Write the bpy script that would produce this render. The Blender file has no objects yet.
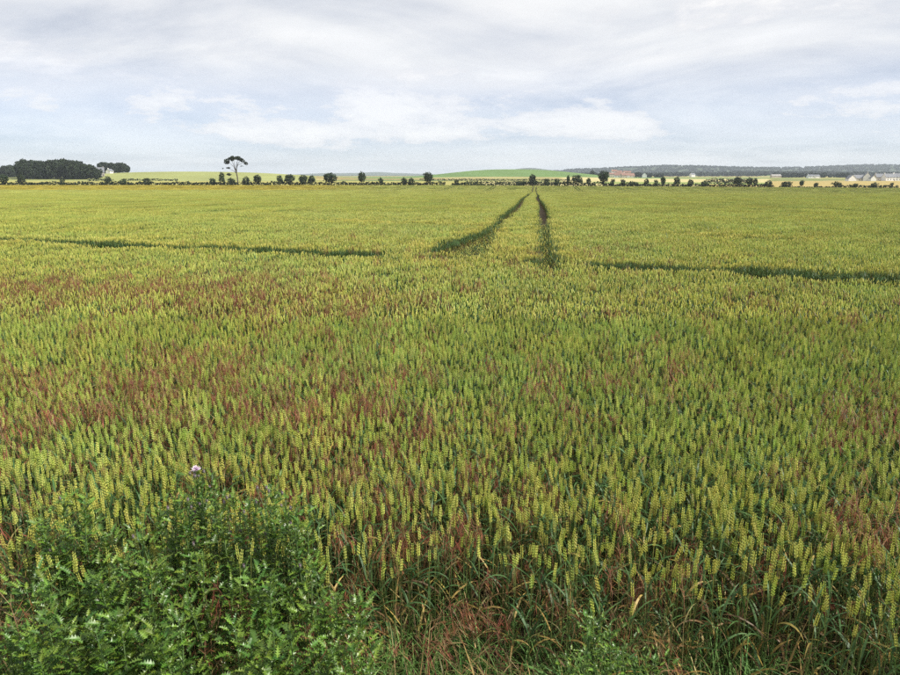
import bpy, math, random
import numpy as np
from mathutils import Vector, Matrix, Euler

R = math.radians
SC = bpy.context.scene
COL = SC.collection

# ---------------------------------------------------------------- camera, sky, sun, exposure
CAM_Z, PITCH, FPX = 2.5, R(13.5), 680.0
cam_d = bpy.data.cameras.new('camera')
cam_d.sensor_width = 36.0
cam_d.lens = 36.0 * FPX / 900.0
cam_d.clip_start, cam_d.clip_end = 0.05, 60000.0
cam = bpy.data.objects.new('camera', cam_d)
COL.objects.link(cam)
cam.location = (0, 0, CAM_Z)
cam.rotation_euler = (R(90) - PITCH, 0, 0)
SC.camera = cam

SUN_EL, SUN_AZ = R(45), R(108)          # azimuth clockwise from +Y (the view direction)
sun_dir = Vector((math.sin(SUN_AZ) * math.cos(SUN_EL), math.cos(SUN_AZ) * math.cos(SUN_EL), math.sin(SUN_EL)))
sun_d = bpy.data.lights.new('sun', 'SUN')
sun_d.energy, sun_d.angle, sun_d.color = 5.0, R(1.2), (1.0, 0.94, 0.84)
sun = bpy.data.objects.new('sun', sun_d)
COL.objects.link(sun)
sun.rotation_euler = (-sun_dir).to_track_quat('-Z', 'Y').to_euler()

world = bpy.data.worlds.new('World')
SC.world = world
world.use_nodes = True
wt = world.node_tree
for n in list(wt.nodes):
    wt.nodes.remove(n)

def WN(t, **kw):
    n = wt.nodes.new(t)
    for k, v in kw.items():
        setattr(n, k, v)
    return n

def wmath(op, a, b=None, c=None, clamp=False):
    n = WN('ShaderNodeMath', operation=op)
    n.use_clamp = clamp
    for i, v in enumerate((a, b, c)):
        if v is None:
            continue
        if isinstance(v, (int, float)):
            n.inputs[i].default_value = v
        else:
            wt.links.new(v, n.inputs[i])
    return n.outputs[0]

def wramp(fac, stops, interp='LINEAR'):
    n = WN('ShaderNodeValToRGB')
    n.color_ramp.interpolation = interp
    el = n.color_ramp.elements
    while len(el) < len(stops):
        el.new(0.5)
    for e, (p, c) in zip(el, stops):
        e.position = p
        e.color = (*c, 1) if isinstance(c, tuple) else (c, c, c, 1)
    wt.links.new(fac, n.inputs[0])
    return n.outputs[0]

def wmix(fac, a, b):
    n = WN('ShaderNodeMix', data_type='RGBA')
    wt.links.new(fac, n.inputs[0])
    for s, v in ((6, a), (7, b)):
        if isinstance(v, tuple):
            n.inputs[s].default_value = (*v, 1)
        else:
            wt.links.new(v, n.inputs[s])
    return n.outputs[2]

def wnoise(vec, scale, detail, rough=0.55, dist=0.0):
    n = WN('ShaderNodeTexNoise', noise_dimensions='3D')
    n.inputs['Scale'].default_value = scale
    n.inputs['Detail'].default_value = detail
    n.inputs['Roughness'].default_value = rough
    n.inputs['Distortion'].default_value = dist
    wt.links.new(vec, n.inputs['Vector'])
    return n.outputs['Fac']

tc = WN('ShaderNodeTexCoord').outputs['Generated']
sp = WN('ShaderNodeSeparateXYZ')
wt.links.new(tc, sp.inputs[0])
dx, dy, dz = sp.outputs
zc = wmath('MAXIMUM', dz, 0.0)
den = wmath('ADD', zc, 0.10)

def wvec(x, y, z=0.0):
    n = WN('ShaderNodeCombineXYZ')
    for i, v in enumerate((x, y, z)):
        if isinstance(v, (int, float)):
            n.inputs[i].default_value = v
        else:
            wt.links.new(v, n.inputs[i])
    return n.outputs[0]

plane = wvec(wmath('DIVIDE', dx, den), wmath('DIVIDE', dy, den), 3.7)
az = wmath('ARCTAN2', dx, dy)
bank = wvec(wmath('MULTIPLY', az, 2.2), wmath('MULTIPLY', zc, 6.5), 1.7)
streak = wvec(wmath('MULTIPLY', az, 1.6), wmath('MULTIPLY', wmath('ADD', zc, wmath('MULTIPLY', az, -0.12)), 6.0), 6.1)

n1 = wnoise(plane, 0.55, 6, 0.60, 0.5)
n2 = wnoise(bank, 1.9, 7, 0.66, 0.15)
n3 = wnoise(streak, 1.5, 5, 0.55, 0.4)
sky = WN('ShaderNodeTexSky', sky_type='NISHITA')
sky.sun_disc = False
sky.sun_elevation, sky.sun_rotation = SUN_EL, SUN_AZ
sky.altitude, sky.air_density, sky.dust_density, sky.ozone_density = 20, 1.0, 0.2, 3.0
bg_sky = WN('ShaderNodeBackground')
tint = WN('ShaderNodeMix', data_type='RGBA', blend_type='MULTIPLY')
tint.inputs[0].default_value = 1.0
tint.inputs[7].default_value = (0.72, 0.80, 1.06, 1)
wt.links.new(sky.outputs[0], tint.inputs[6])
wt.links.new(tint.outputs[2], bg_sky.inputs['Color'])
bg_sky.inputs['Strength'].default_value = 0.11

# veil of high cloud, brighter and greyer patches
veil_col = wramp(n1, [(0.32, (0.44, 0.46, 0.495)), (0.43, (0.57, 0.585, 0.615)), (0.54, (0.68, 0.69, 0.705)), (0.68, (0.76, 0.765, 0.775))])
streak_col = wramp(n3, [(0.36, (0.42, 0.47, 0.56)), (0.50, (0.60, 0.63, 0.68)), (0.62, (0.80, 0.80, 0.805))])
veil = wmix(wramp(zc, [(0.02, 0.20), (0.35, 0.30)]), veil_col, streak_col)
# billows of low cumulus along the horizon
band = wramp(zc, [(0.0, 0.0), (0.028, 0.0), (0.055, 0.14), (0.10, 0.10), (0.17, 0.0), (1.0, 0.0)])
nb_ = wmath('ADD', n2, band)
puff = wramp(nb_, [(0.52, 0.0), (0.67, 0.85)], 'EASE')
puff_col = wramp(nb_, [(0.52, (0.54, 0.57, 0.62)), (0.60, (0.62, 0.63, 0.66)), (0.74, (0.80, 0.79, 0.78))])
cloud_col = wmix(puff, veil, puff_col)
# how far cloud covers the blue: thinner low down
cover_v = wmath('ADD', wramp(zc, [(0.0, 0.70), (0.03, 0.50), (0.08, 0.58), (0.15, 0.86), (0.3, 0.94)]),
                wramp(n1, [(0.3, 0.0), (0.6, 0.15)]))
cover = wmath('MAXIMUM', wmath('MULTIPLY', cover_v, 1.0, clamp=True), puff)
bg_cl = WN('ShaderNodeBackground')
wt.links.new(cloud_col, bg_cl.inputs['Color'])
bg_cl.inputs['Strength'].default_value = 1.03
mixb = WN('ShaderNodeMixShader')
wt.links.new(cover, mixb.inputs[0])
wt.links.new(bg_sky.outputs[0], mixb.inputs[1])
wt.links.new(bg_cl.outputs[0], mixb.inputs[2])
wout = WN('ShaderNodeOutputWorld')
wt.links.new(mixb.outputs[0], wout.inputs['Surface'])

SC.view_settings.view_transform = 'Standard'
SC.view_settings.look = 'None'
SC.view_settings.exposure = 0.38
SC.view_settings.gamma = 1.0
SC.render.engine = 'CYCLES'
SC.cycles.max_bounces = 4
SC.cycles.diffuse_bounces = 2
SC.cycles.glossy_bounces = 1
SC.cycles.transmission_bounces = 3
SC.cycles.volume_bounces = 0
SC.cycles.use_denoising = False
SC.cycles.sample_clamp_indirect = 4.0

# ---------------------------------------------------------------- helpers
def at(px, py, Y):
    """point seen at photo pixel (px,py), at forward distance Y"""
    u, v = (px - 450.0) / FPX, (337.5 - py) / FPX
    d = Vector((u, math.cos(PITCH) + v * math.sin(PITCH), -math.sin(PITCH) + v * math.cos(PITCH)))
    d *= Y / d.y
    return Vector((d.x, d.y, d.z + CAM_Z))

def px_x(px, Y):
    return (px - 450.0) / FPX * Y * 0.99 / 1.0

def sn(x, y, scale, seed):
    """smooth noise in about -1..1 made of a few sines"""
    r = np.random.RandomState(seed)
    out = np.zeros_like(np.asarray(x, float))
    for k in range(7):
        a, f, ph = r.uniform(0, 2 * np.pi), r.uniform(0.6, 1.7) * 2 * np.pi / scale, r.uniform(0, 6.28)
        out = out + np.sin((np.cos(a) * x + np.sin(a) * y) * f + ph)
    return out / 3.2

PY = np.array([-20000, -400, 0, 18, 30, 44, 72, 110, 150, 200, 250, 300, 330, 355, 380, 405, 432, 450, 600, 900, 1300, 2500, 5000, 12000, 30000], float)
PZ = np.array([-4, -1, 0, 0, -.10, -.32, -.80, -1.55, -2.35, -3.4, -4.5, -5.55, -6.05, -6.2, -6.0, -5.4, -4.75, -4.65, -3.9, -3.9, -3.9, -5.4, -7.2, -9, -10], float)

def sgauss(t, p=2):
    return np.exp(-np.abs(t) ** p)

def ground(x, y):
    x, y = np.asarray(x, float), np.asarray(y, float)
    z = np.interp(y, PY, PZ)
    w = np.clip((y - 60) / 300, 0, 1)
    z = z - w * np.where(x > 0, 0.0058, 0.0002) * np.clip(x, -400, 400) * np.clip(2.2 - y / 700, 0.25, 1)
    far = np.clip((y - 470) / 150, 0, 1)
    z = z + far * 9.6 * sgauss((x + 330) / 165, 2.6) * sgauss((y - 900) / 140)
    z = z + far * 1.0 * sgauss((x + 560) / 150, 2) * sgauss((y - 760) / 170)
    z = z + far * 17.0 * sgauss((x - 135) / 165, 2.6) * sgauss((y - 1500) / 230)
    z = z + 62.0 * sgauss((x - 700) / 260) * sgauss((y - 6400) / 600)
    z = z + 38.0 * sgauss((x + 900) / 700) * sgauss((y - 7800) / 700) * (0.7 + 0.3 * sn(x, y, 600, 5))
    rx = np.clip((x - 350) / 900, 0, 1)
    rx = rx * rx * (3 - 2 * rx)
    z = z + rx * (60 + 9 * sn(x, y * 0, 1500, 8) + 3 * sn(x, y * 0, 400, 9)) * sgauss((y - 5200) / 1050, 2.5)
    z = z + rx * 10 * sgauss((y - 3000) / 500) * (0.8 + 0.2 * sn(x, y, 500, 2))
    return z

def gz(x, y):
    return float(ground(x, y))

# ---- materials
def mat(name):
    m = bpy.data.materials.new(name)
    m.use_nodes = True
    nt = m.node_tree
    b = nt.nodes['Principled BSDF']
    return m, nt, b

def nn(nt, t, **kw):
    n = nt.nodes.new(t)
    for k, v in kw.items():
        setattr(n, k, v)
    return n

def leaf_mat(name, rough=0.5, trans=0.25, hue=0.02, val=0.25, spec=0.35, ripe=None, sat=1.0):
    """colour comes from the mesh attribute 'col', with per-copy variation; part of the light shines through"""
    m, nt, b = mat(name)
    L = nt.links.new
    a = nn(nt, 'ShaderNodeAttribute', attribute_name='col')
    oi = nn(nt, 'ShaderNodeObjectInfo')
    hs = nn(nt, 'ShaderNodeHueSaturation')
    hs.inputs['Saturation'].default_value = sat
    mr = nn(nt, 'ShaderNodeMapRange')
    mr.inputs['To Min'].default_value, mr.inputs['To Max'].default_value = 0.5 - hue, 0.5 + hue
    L(oi.outputs['Random'], mr.inputs['Value'])
    L(mr.outputs[0], hs.inputs['Hue'])
    mul = nn(nt, 'ShaderNodeMath', operation='MULTIPLY')
    mul.inputs[1].default_value = 7.31
    fr = nn(nt, 'ShaderNodeMath', operation='FRACT')
    L(oi.outputs['Random'], mul.inputs[0])
    L(mul.outputs[0], fr.inputs[0])
    mv = nn(nt, 'ShaderNodeMapRange')
    mv.inputs['To Min'].default_value, mv.inputs['To Max'].default_value = 1 - val, 1 + val
    L(fr.outputs[0], mv.inputs['Value'])
    L(mv.outputs[0], hs.inputs['Value'])
    L(a.outputs['Color'], hs.inputs['Color'])
    colr = hs.outputs[0]
    if ripe:
        geo = nn(nt, 'ShaderNodeNewGeometry')
        nz = nn(nt, 'ShaderNodeTexNoise')
        nz.inputs['Scale'].default_value, nz.inputs['Detail'].default_value = ripe[0], 3
        L(geo.outputs['Position'], nz.inputs['Vector'])
        rp = nn(nt, 'ShaderNodeMapRange')
        rp.inputs['From Min'].default_value, rp.inputs['From Max'].default_value = 0.35, 0.68
        L(nz.outputs['Fac'], rp.inputs['Value'])
        mx = nn(nt, 'ShaderNodeMix', data_type='RGBA', blend_type='MULTIPLY')
        mx.inputs[7].default_value = (*ripe[1], 1)
        L(rp.outputs[0], mx.inputs[0])
        L(colr, mx.inputs[6])
        colr = mx.outputs[2]
        if len(ripe) > 2:
            # the riper, golden strip along the far side of the field (own colour of that crop)
            sx = nn(nt, 'ShaderNodeSeparateXYZ')
            L(geo.outputs['Position'], sx.inputs[0])
            ry = nn(nt, 'ShaderNodeMapRange', interpolation_type='SMOOTHSTEP')
            ry.inputs['From Min'].default_value, ry.inputs['From Max'].default_value = 352, 372
            L(sx.outputs['Y'], ry.inputs['Value'])
            rx = nn(nt, 'ShaderNodeMapRange', interpolation_type='SMOOTHSTEP')
            rx.inputs['From Min'].default_value, rx.inputs['From Max'].default_value = -25, -95
            L(sx.outputs['X'], rx.inputs['Value'])
            m2 = nn(nt, 'ShaderNodeMath', operation='MULTIPLY')
            L(ry.outputs[0], m2.inputs[0])
            L(rx.outputs[0], m2.inputs[1])
            mx2 = nn(nt, 'ShaderNodeMix', data_type='RGBA', blend_type='MULTIPLY')
            mx2.inputs[7].default_value = (*ripe[2], 1)
            L(m2.outputs[0], mx2.inputs[0])
            L(colr, mx2.inputs[6])
            colr = mx2.outputs[2]
    L(colr, b.inputs['Base Color'])
    b.inputs['Roughness'].default_value = rough
    b.inputs['Specular IOR Level'].default_value = spec
    if trans > 0:
        tr = nn(nt, 'ShaderNodeBsdfTranslucent')
        L(colr, tr.inputs['Color'])
        ms = nn(nt, 'ShaderNodeMixShader')
        ms.inputs[0].default_value = trans
        L(b.outputs[0], ms.inputs[1])
        L(tr.outputs[0], ms.inputs[2])
        L(ms.outputs[0], nt.nodes['Material Output'].inputs['Surface'])
    return m

def noise_mat(name, c1, c2, scale, rough=0.8, bump=0.0, detail=6, spec=0.3):
    m, nt, b = mat(name)
    L = nt.links.new
    t = nn(nt, 'ShaderNodeTexCoord')
    nz = nn(nt, 'ShaderNodeTexNoise')
    nz.inputs['Scale'].default_value, nz.inputs['Detail'].default_value = scale, detail
    L(t.outputs['Object'], nz.inputs['Vector'])
    rp = nn(nt, 'ShaderNodeValToRGB')
    rp.color_ramp.elements[0].position, rp.color_ramp.elements[1].position = 0.35, 0.65
    rp.color_ramp.elements[0].color, rp.color_ramp.elements[1].color = (*c1, 1), (*c2, 1)
    L(nz.outputs['Fac'], rp.inputs[0])
    L(rp.outputs[0], b.inputs['Base Color'])
    b.inputs['Roughness'].default_value = rough
    b.inputs['Specular IOR Level'].default_value = spec
    if bump:
        bp = nn(nt, 'ShaderNodeBump')
        bp.inputs['Strength'].default_value = bump
        L(nz.outputs['Fac'], bp.inputs['Height'])
        L(bp.outputs[0], b.inputs['Normal'])
    return m

M_WHEAT = leaf_mat('wheat', 0.5, 0.22, 0.012, 0.16, 0.35, ripe=(0.35, (1.08, 0.97, 0.86), (1.16, 0.93, 0.58)))
M_BROME = leaf_mat('brome', 0.55, 0.25, 0.02, 0.3, 0.3)
M_DRY = leaf_mat('dry_blade', 0.6, 0.25, 0.02, 0.3, 0.3)
M_THIS = leaf_mat('thistle_leaf', 0.38, 0.22, 0.018, 0.3, 0.45)
M_THST = leaf_mat('thistle_stem', 0.5, 0.0, 0.01, 0.15, 0.4)
M_TREE = leaf_mat('tree_leaf', 0.7, 0.12, 0.012, 0.22, 0.15)
M_BARK = noise_mat('bark', (0.05, 0.04, 0.03), (0.11, 0.09, 0.07), 3.0, 0.9)

# ---- mesh builder
class MB:
    def __init__(s):
        s.v, s.f, s.c = [], [], []
    def vert(s, p, col):
        s.v.append((p[0], p[1], p[2]))
        s.c.append(col)
        return len(s.v) - 1
    def join(s, o):
        k = len(s.v)
        s.v += o.v
        s.c += o.c
        s.f += [tuple(i + k for i in f) for f in o.f]
        return s
    def tube(s, pts, radii, n, cols):
        rings = []
        for i, p in enumerate(pts):
            a = pts[max(i - 1, 0)]
            b = pts[min(i + 1, len(pts) - 1)]
            t = (b - a).normalized()
            u = t.cross(Vector((0.31, 0.95, 0.05))).normalized()
            w = t.cross(u)
            c = cols[i] if isinstance(cols, list) else cols
            rings.append([s.vert(p + (u * math.cos(q) + w * math.sin(q)) * radii[i], c) for q in [2 * math.pi * k / n for k in range(n)]])
        for a, b in zip(rings, rings[1:]):
            for k in range(n):
                s.f.append((a[k], a[(k + 1) % n], b[(k + 1) % n], b[k]))
        return rings
    def ribbon(s, pts, widths, side, cols, fold=0.0):
        prev = None
        for i, p in enumerate(pts):
            c = cols[i] if isinstance(cols, list) else cols
            w = side * (widths[i] * 0.5)
            cur = (s.vert(p - w, c), s.vert(p + w, c))
            if prev:
                s.f.append((prev[0], prev[1], cur[1], cur[0]))
            prev = cur
    def octa(s, p, axis, ln, r, col, tip=None, n=4):
        axis = axis.normalized()
        u = axis.cross(Vector((0.4, 0.2, 0.9))).normalized()
        w = axis.cross(u)
        b = s.vert(p, col)
        ring = [s.vert(p + axis * (ln * 0.45) + (u * math.cos(q) + w * math.sin(q)) * r, col) for q in [2 * math.pi * k / n + .5 for k in range(n)]]
        t = s.vert(p + axis * ln, tip or col)
        for k in range(n):
            s.f.append((b, ring[(k + 1) % n], ring[k]))
            s.f.append((t, ring[k], ring[(k + 1) % n]))
    def mesh(s, name, m, smooth=False):
        me = bpy.data.meshes.new(name)
        me.from_pydata(s.v, [], s.f)
        at_ = me.attributes.new('col', 'FLOAT_COLOR', 'POINT')
        arr = np.ones((len(s.v), 4), np.float32)
        if s.v:
            arr[:, :3] = np.array(s.c, np.float32)
        at_.data.foreach_set('color', arr.ravel())
        me.materials.append(m)
        if smooth:
            me.polygons.foreach_set('use_smooth', [True] * len(me.polygons))
        me.update()
        return me

def obj(name, me, parent=None, loc=(0, 0, 0), rot=(0, 0, 0), scl=(1, 1, 1)):
    o = bpy.data.objects.new(name, me)
    COL.objects.link(o)
    o.location, o.rotation_euler, o.scale = loc, rot, scl
    if parent:
        o.parent = parent
    return o

def tag(o, label=None, cat=None, group=None, kind=None):
    if label:
        o['label'] = label
    if cat:
        o['category'] = cat
    if group:
        o['group'] = group
    if kind:
        o['kind'] = kind
    return o

def vary(c, k, rnd):
    f = 1 + rnd.uniform(-k, k)
    return (c[0] * f * (1 + rnd.uniform(-.08, .08)), c[1] * f, c[2] * f * (1 + rnd.uniform(-.1, .1)))

def scatter(name, protos, P, rot, scl, idx):
    """one 'stuff' object: copies of the meshes in protos at the points P"""
    me = bpy.data.meshes.new(name)
    me.from_pydata([], [], [])
    me.vertices.add(len(P))
    me.vertices.foreach_set('co', np.asarray(P, np.float32).ravel())
    for nme, typ, arr, key in (('rot', 'FLOAT_VECTOR', rot, 'vector'), ('scl', 'FLOAT_VECTOR', scl, 'vector'), ('idx', 'INT', idx, 'value')):
        a = me.attributes.new(nme, typ, 'POINT')
        a.data.foreach_set(key, np.asarray(arr, np.int32 if typ == 'INT' else np.float32).ravel())
    o = obj(name, me)
    pc = bpy.data.collections.new(name + '_forms')          # never linked to the scene
    for i, pm in enumerate(protos):
        po = bpy.data.objects.new('%s_form_%02d' % (name, i), pm)
        pc.objects.link(po)
    ng = bpy.data.node_groups.new(name + '_scatter', 'GeometryNodeTree')
    ng.interface.new_socket('Geometry', in_out='INPUT', socket_type='NodeSocketGeometry')
    ng.interface.new_socket('Geometry', in_out='OUTPUT', socket_type='NodeSocketGeometry')
    gi, go = ng.nodes.new('NodeGroupInput'), ng.nodes.new('NodeGroupOutput')
    ci = ng.nodes.new('GeometryNodeCollectionInfo')
    ci.inputs['Collection'].default_value = pc
    ci.inputs['Separate Children'].default_value = True
    ci.inputs['Reset Children'].default_value = True
    ip = ng.nodes.new('GeometryNodeInstanceOnPoints')
    ip.inputs['Pick Instance'].default_value = True
    def attr(nm, ty):
        a = ng.nodes.new('GeometryNodeInputNamedAttribute')
        a.data_type = ty
        a.inputs['Name'].default_value = nm
        return a.outputs['Attribute']
    er = ng.nodes.new('FunctionNodeEulerToRotation')
    L = ng.links.new
    L(gi.outputs[0], ip.inputs['Points'])
    L(ci.outputs[0], ip.inputs['Instance'])
    L(attr('idx', 'INT'), ip.inputs['Instance Index'])
    L(attr('rot', 'FLOAT_VECTOR'), er.inputs[0])
    L(er.outputs[0], ip.inputs['Rotation'])
    L(attr('scl', 'FLOAT_VECTOR'), ip.inputs['Scale'])
    L(ip.outputs[0], go.inputs[0])
    md = o.modifiers.new('scatter', 'NODES')
    md.node_group = ng
    return o

# ---------------------------------------------------------------- ground: one sheet to the horizon
def field_colour(x, y):
    """own colour of the soil and of each distant field"""
    rs = np.random.RandomState(77)
    n = x.shape[0]
    c = np.zeros((n, 3))
    ns = 420
    sy = 440 * (8500 / 440.0) ** rs.rand(ns)
    sx = rs.uniform(-1.1, 1.1, ns) * sy
    pal = np.array([(.26, .25, .08), (.30, .27, .09), (.17, .21, .06), (.12, .19, .05), (.34, .29, .12), (.22, .24, .08), (.09, .14, .05), (.28, .22, .09)])
    pk = pal[rs.randint(0, len(pal), ns)] * rs.uniform(.8, 1.1, (ns, 1))
    ly, lsy = np.log(np.maximum(y, 1.0)), np.log(sy)
    best = np.full(n, 1e9)
    for k in range(ns):
        d = ((x - sx[k]) / (np.maximum(y, 100) * .16)) ** 2 + ((ly - lsy[k]) / .09) ** 2
        w = d < best
        best[w] = d[w]
        c[w] = pk[k]
    def put(mask, col):
        c[mask] = col
    ang = np.where(y > 1, x / np.maximum(y, 1) * FPX + 450, -9999)
    put((y > 430) & (y < 640) & (ang < 700), (.30, .28, .085))
    put((y > 430) & (y < 900) & (ang >= 700), (.33, .26, .095))
    put((y > 470) & (y < 640) & (ang >= 480) & (ang < 700), (.38, .34, .15))
    put((y > 640) & (y < 1050) & (ang < 320), (.25, .27, .095))
    put((y > 1180) & (y < 1800) & (np.abs(x - 135) < 330), (.115, .19, .055))
    put((y > 700) & (y < 1180) & (ang > 560) & (ang < 760), (.42, .37, .17))
    put((y > 560) & (y < 700) & (ang > 590) & (ang < 760), (.20, .25, .07))
    w = (y > 3000) & (ang > 440)
    t = sn(x, y, 900, 3)
    c[w] = (.045, .062, .032)
    c[w & (t > .75)] = (.10, .12, .05)
    c[(y > 3500) & (ang <= 440)] = (.07, .09, .055)
    soil = np.array((.060, .046, .030))
    near = (y <= 430)
    c[near] = soil
    c *= (1 + .10 * sn(x, y, np.where(np.abs(y) > 400, 90.0, .6), 21))[:, None]
    return np.clip(c, 0.01, 1)

def build_ground():
    angs = np.concatenate([np.arange(-50, 50.01, 0.25), np.arange(55, 306, 5)]) * math.pi / 180
    rad = np.concatenate([np.linspace(.3, 5, 30), np.geomspace(5.3, 400, 70), np.linspace(406, 480, 20), np.geomspace(490, 9400, 120)])
    A, Rr = np.meshgrid(angs, rad)
    # straight rows in front: the ring radius is measured along Y inside the view fan
    x, y = (np.sin(A) * Rr).ravel(), (np.cos(A) * Rr).ravel()
    z = ground(x, y)
    near = np.hypot(x, y) < 12
    z = z + near * .015 * sn(x, y, .35, 31)
    x, y, z = np.append(x, 0), np.append(y, 0), np.append(z, gz(0, 0))
    na, nr = len(angs), len(rad)
    f = []
    for i in range(nr - 1):
        for j in range(na):
            k = (j + 1) % na
            f.append((i * na + j, i * na + k, (i + 1) * na + k, (i + 1) * na + j))
    c0 = len(x) - 1
    for j in range(na):
        f.append((c0, (j + 1) % na, j))
    f = [tuple(reversed(q)) for q in f]
    me = bpy.data.meshes.new('ground')
    me.from_pydata(np.stack([x, y, z], 1).tolist(), [], f)
    a = me.attributes.new('col', 'FLOAT_COLOR', 'POINT')
    cc = np.ones((len(x), 4), np.float32)
    cc[:, :3] = field_colour(x, y)
    a.data.foreach_set('color', cc.ravel())
    m, nt, b = mat('field_ground')
    L = nt.links.new
    at_ = nn(nt, 'ShaderNodeAttribute', attribute_name='col')
    geo = nn(nt, 'ShaderNodeNewGeometry')
    nz = nn(nt, 'ShaderNodeTexNoise')
    nz.inputs['Scale'].default_value, nz.inputs['Detail'].default_value = 0.9, 12
    L(geo.outputs['Position'], nz.inputs['Vector'])
    mr = nn(nt, 'ShaderNodeMapRange')
    mr.inputs['From Min'].default_value, mr.inputs['From Max'].default_value = .3, .7
    mr.inputs['To Min'].default_value, mr.inputs['To Max'].default_value = .7, 1.3
    L(nz.outputs['Fac'], mr.inputs['Value'])
    mx = nn(nt, 'ShaderNodeMix', data_type='RGBA', blend_type='MULTIPLY')
    mx.inputs[0].default_value = 1
    L(at_.outputs['Color'], mx.inputs[6])
    L(mr.outputs[0], mx.inputs[7])
    L(mx.outputs[2], b.inputs['Base Color'])
    b.inputs['Roughness'].default_value = .95
    b.inputs['Specular IOR Level'].default_value = .1
    me.materials.append(m)
    me.polygons.foreach_set('use_smooth', [True] * len(me.polygons))
    return tag(obj('ground', me), kind='structure')

build_ground()

# ---------------------------------------------------------------- wheat: the plant at four levels of detail
C_EAR = (.345, .415, .083)
C_EAR2 = (.455, .475, .120)
C_STEM = (.115, .175, .055)
C_LEAF = (.042, .098, .030)
C_LOW = (.13, .085, .038)
C_BASE = (.13, .115, .05)

def ear_frame(rnd, h, lean):
    a = rnd.uniform(0, 6.28)
    d = Vector((math.cos(a), math.sin(a), 0))
    pts = [Vector((0, 0, 0)), d * (lean * .12) + Vector((0, 0, h * .35)), d * (lean * .42) + Vector((0, 0, h * .72)), d * lean + Vector((0, 0, h))]
    return d, pts

def leaf_blade(mb, rnd, base, a, ln, wd, up, droop, col, n=5, twist=0.0):
    d = Vector((math.cos(a), math.sin(a), 0))
    sd = Vector((-math.sin(a), math.cos(a), 0))
    pts, ws, cs = [], [], []
    p = Vector(base)
    el = up
    for i in range(n + 1):
        t = i / n
        pts.append(p.copy())
        ws.append(wd * (1 - t ** 2.2) * (.55 + .45 * min(1, t * 4)) + .0006)
        cs.append(tuple(c * (1 + .35 * t) for c in col))
        p += (d * math.cos(el) + Vector((0, 0, math.sin(el)))) * (ln / n)
        el -= droop / n * (0.5 + t * 1.2)
    s2 = (sd * math.cos(twist) + Vector((0, 0, 1)) * math.sin(twist)).normalized()
    mb.ribbon(pts, ws, s2, cs)

def stalk0(rnd):
    """a near plant: stem, ear and leaves as separate meshes"""
    h = rnd.uniform(.60, .70)
    d, pts = ear_frame(rnd, h, abs(rnd.gauss(0, .032)))
    stem, ear, leaves = MB(), MB(), []
    cs = vary(C_STEM, .15, rnd)
    stem.tube(pts, [.0023, .0021, .0018, .0015], 3, [C_BASE, cs, cs, vary((.22, .27, .08), .1, rnd)])
    ax = (pts[-1] - pts[-2]).normalized()
    ax = (ax + d * rnd.uniform(-.05, .20)).normalized()
    L_ = rnd.uniform(.060, .082)
    u = ax.cross(Vector((math.cos(rnd.uniform(0, 6.28)), math.sin(rnd.uniform(0, 6.28)), .1))).normalized()
    w = ax.cross(u)
    nk = 9
    ce = vary(C_EAR if rnd.random() < .55 else C_EAR2, .14, rnd)
    ce = (ce[0] * .96, ce[1] * 1.05, ce[2])
    for k in range(nk):
        t = k / (nk - 1)
        p = pts[-1] + ax * (L_ * t * .9)
        wdt = (.50 + .55 * math.sin(math.pi * min(1, .22 + t * .74)))
        for sgn in (1, -1):
            off = sgn if k % 2 == 0 else -sgn
            for q in (-.55, .55):
                dirv = (ax * 1.25 + u * (off * .42) + w * (q * .75)).normalized()
                cc = vary(ce, .12, rnd)
                tip = tuple(x * 1.25 for x in cc)
                ear.octa(p + u * (off * .0022) + w * (q * .0035) + ax * (.004 if sgn < 0 else 0), dirv, .0125 * (1.1 - .25 * t), .0033 * wdt, cc, tip, 4)
    for k in range(3):
        z = [.30, .55, .80][k] * h + rnd.uniform(-.04, .04)
        t = z / h
        i = 0 if t < .35 else (1 if t < .72 else 2)
        lo, hi = (0, .35, .72)[i], (.35, .72, 1)[i]
        b = pts[i].lerp(pts[i + 1], (t - lo) / (hi - lo))
        mb = MB()
        yel = rnd.random() < (.8, .2, .06)[k]
        col = vary((.26, .20, .06) if rnd.random() < .4 else C_LOW, .3, rnd) if yel else vary(C_LEAF, .25, rnd)
        leaf_blade(mb, rnd, b, rnd.uniform(0, 6.28), rnd.uniform(.14, .24), rnd.uniform(.009, .013), rnd.uniform(.7, 1.25), rnd.uniform(.6, 2.2), col, 6, rnd.uniform(-.6, .6))
        leaves.append(mb)
    return stem, ear, leaves

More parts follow.
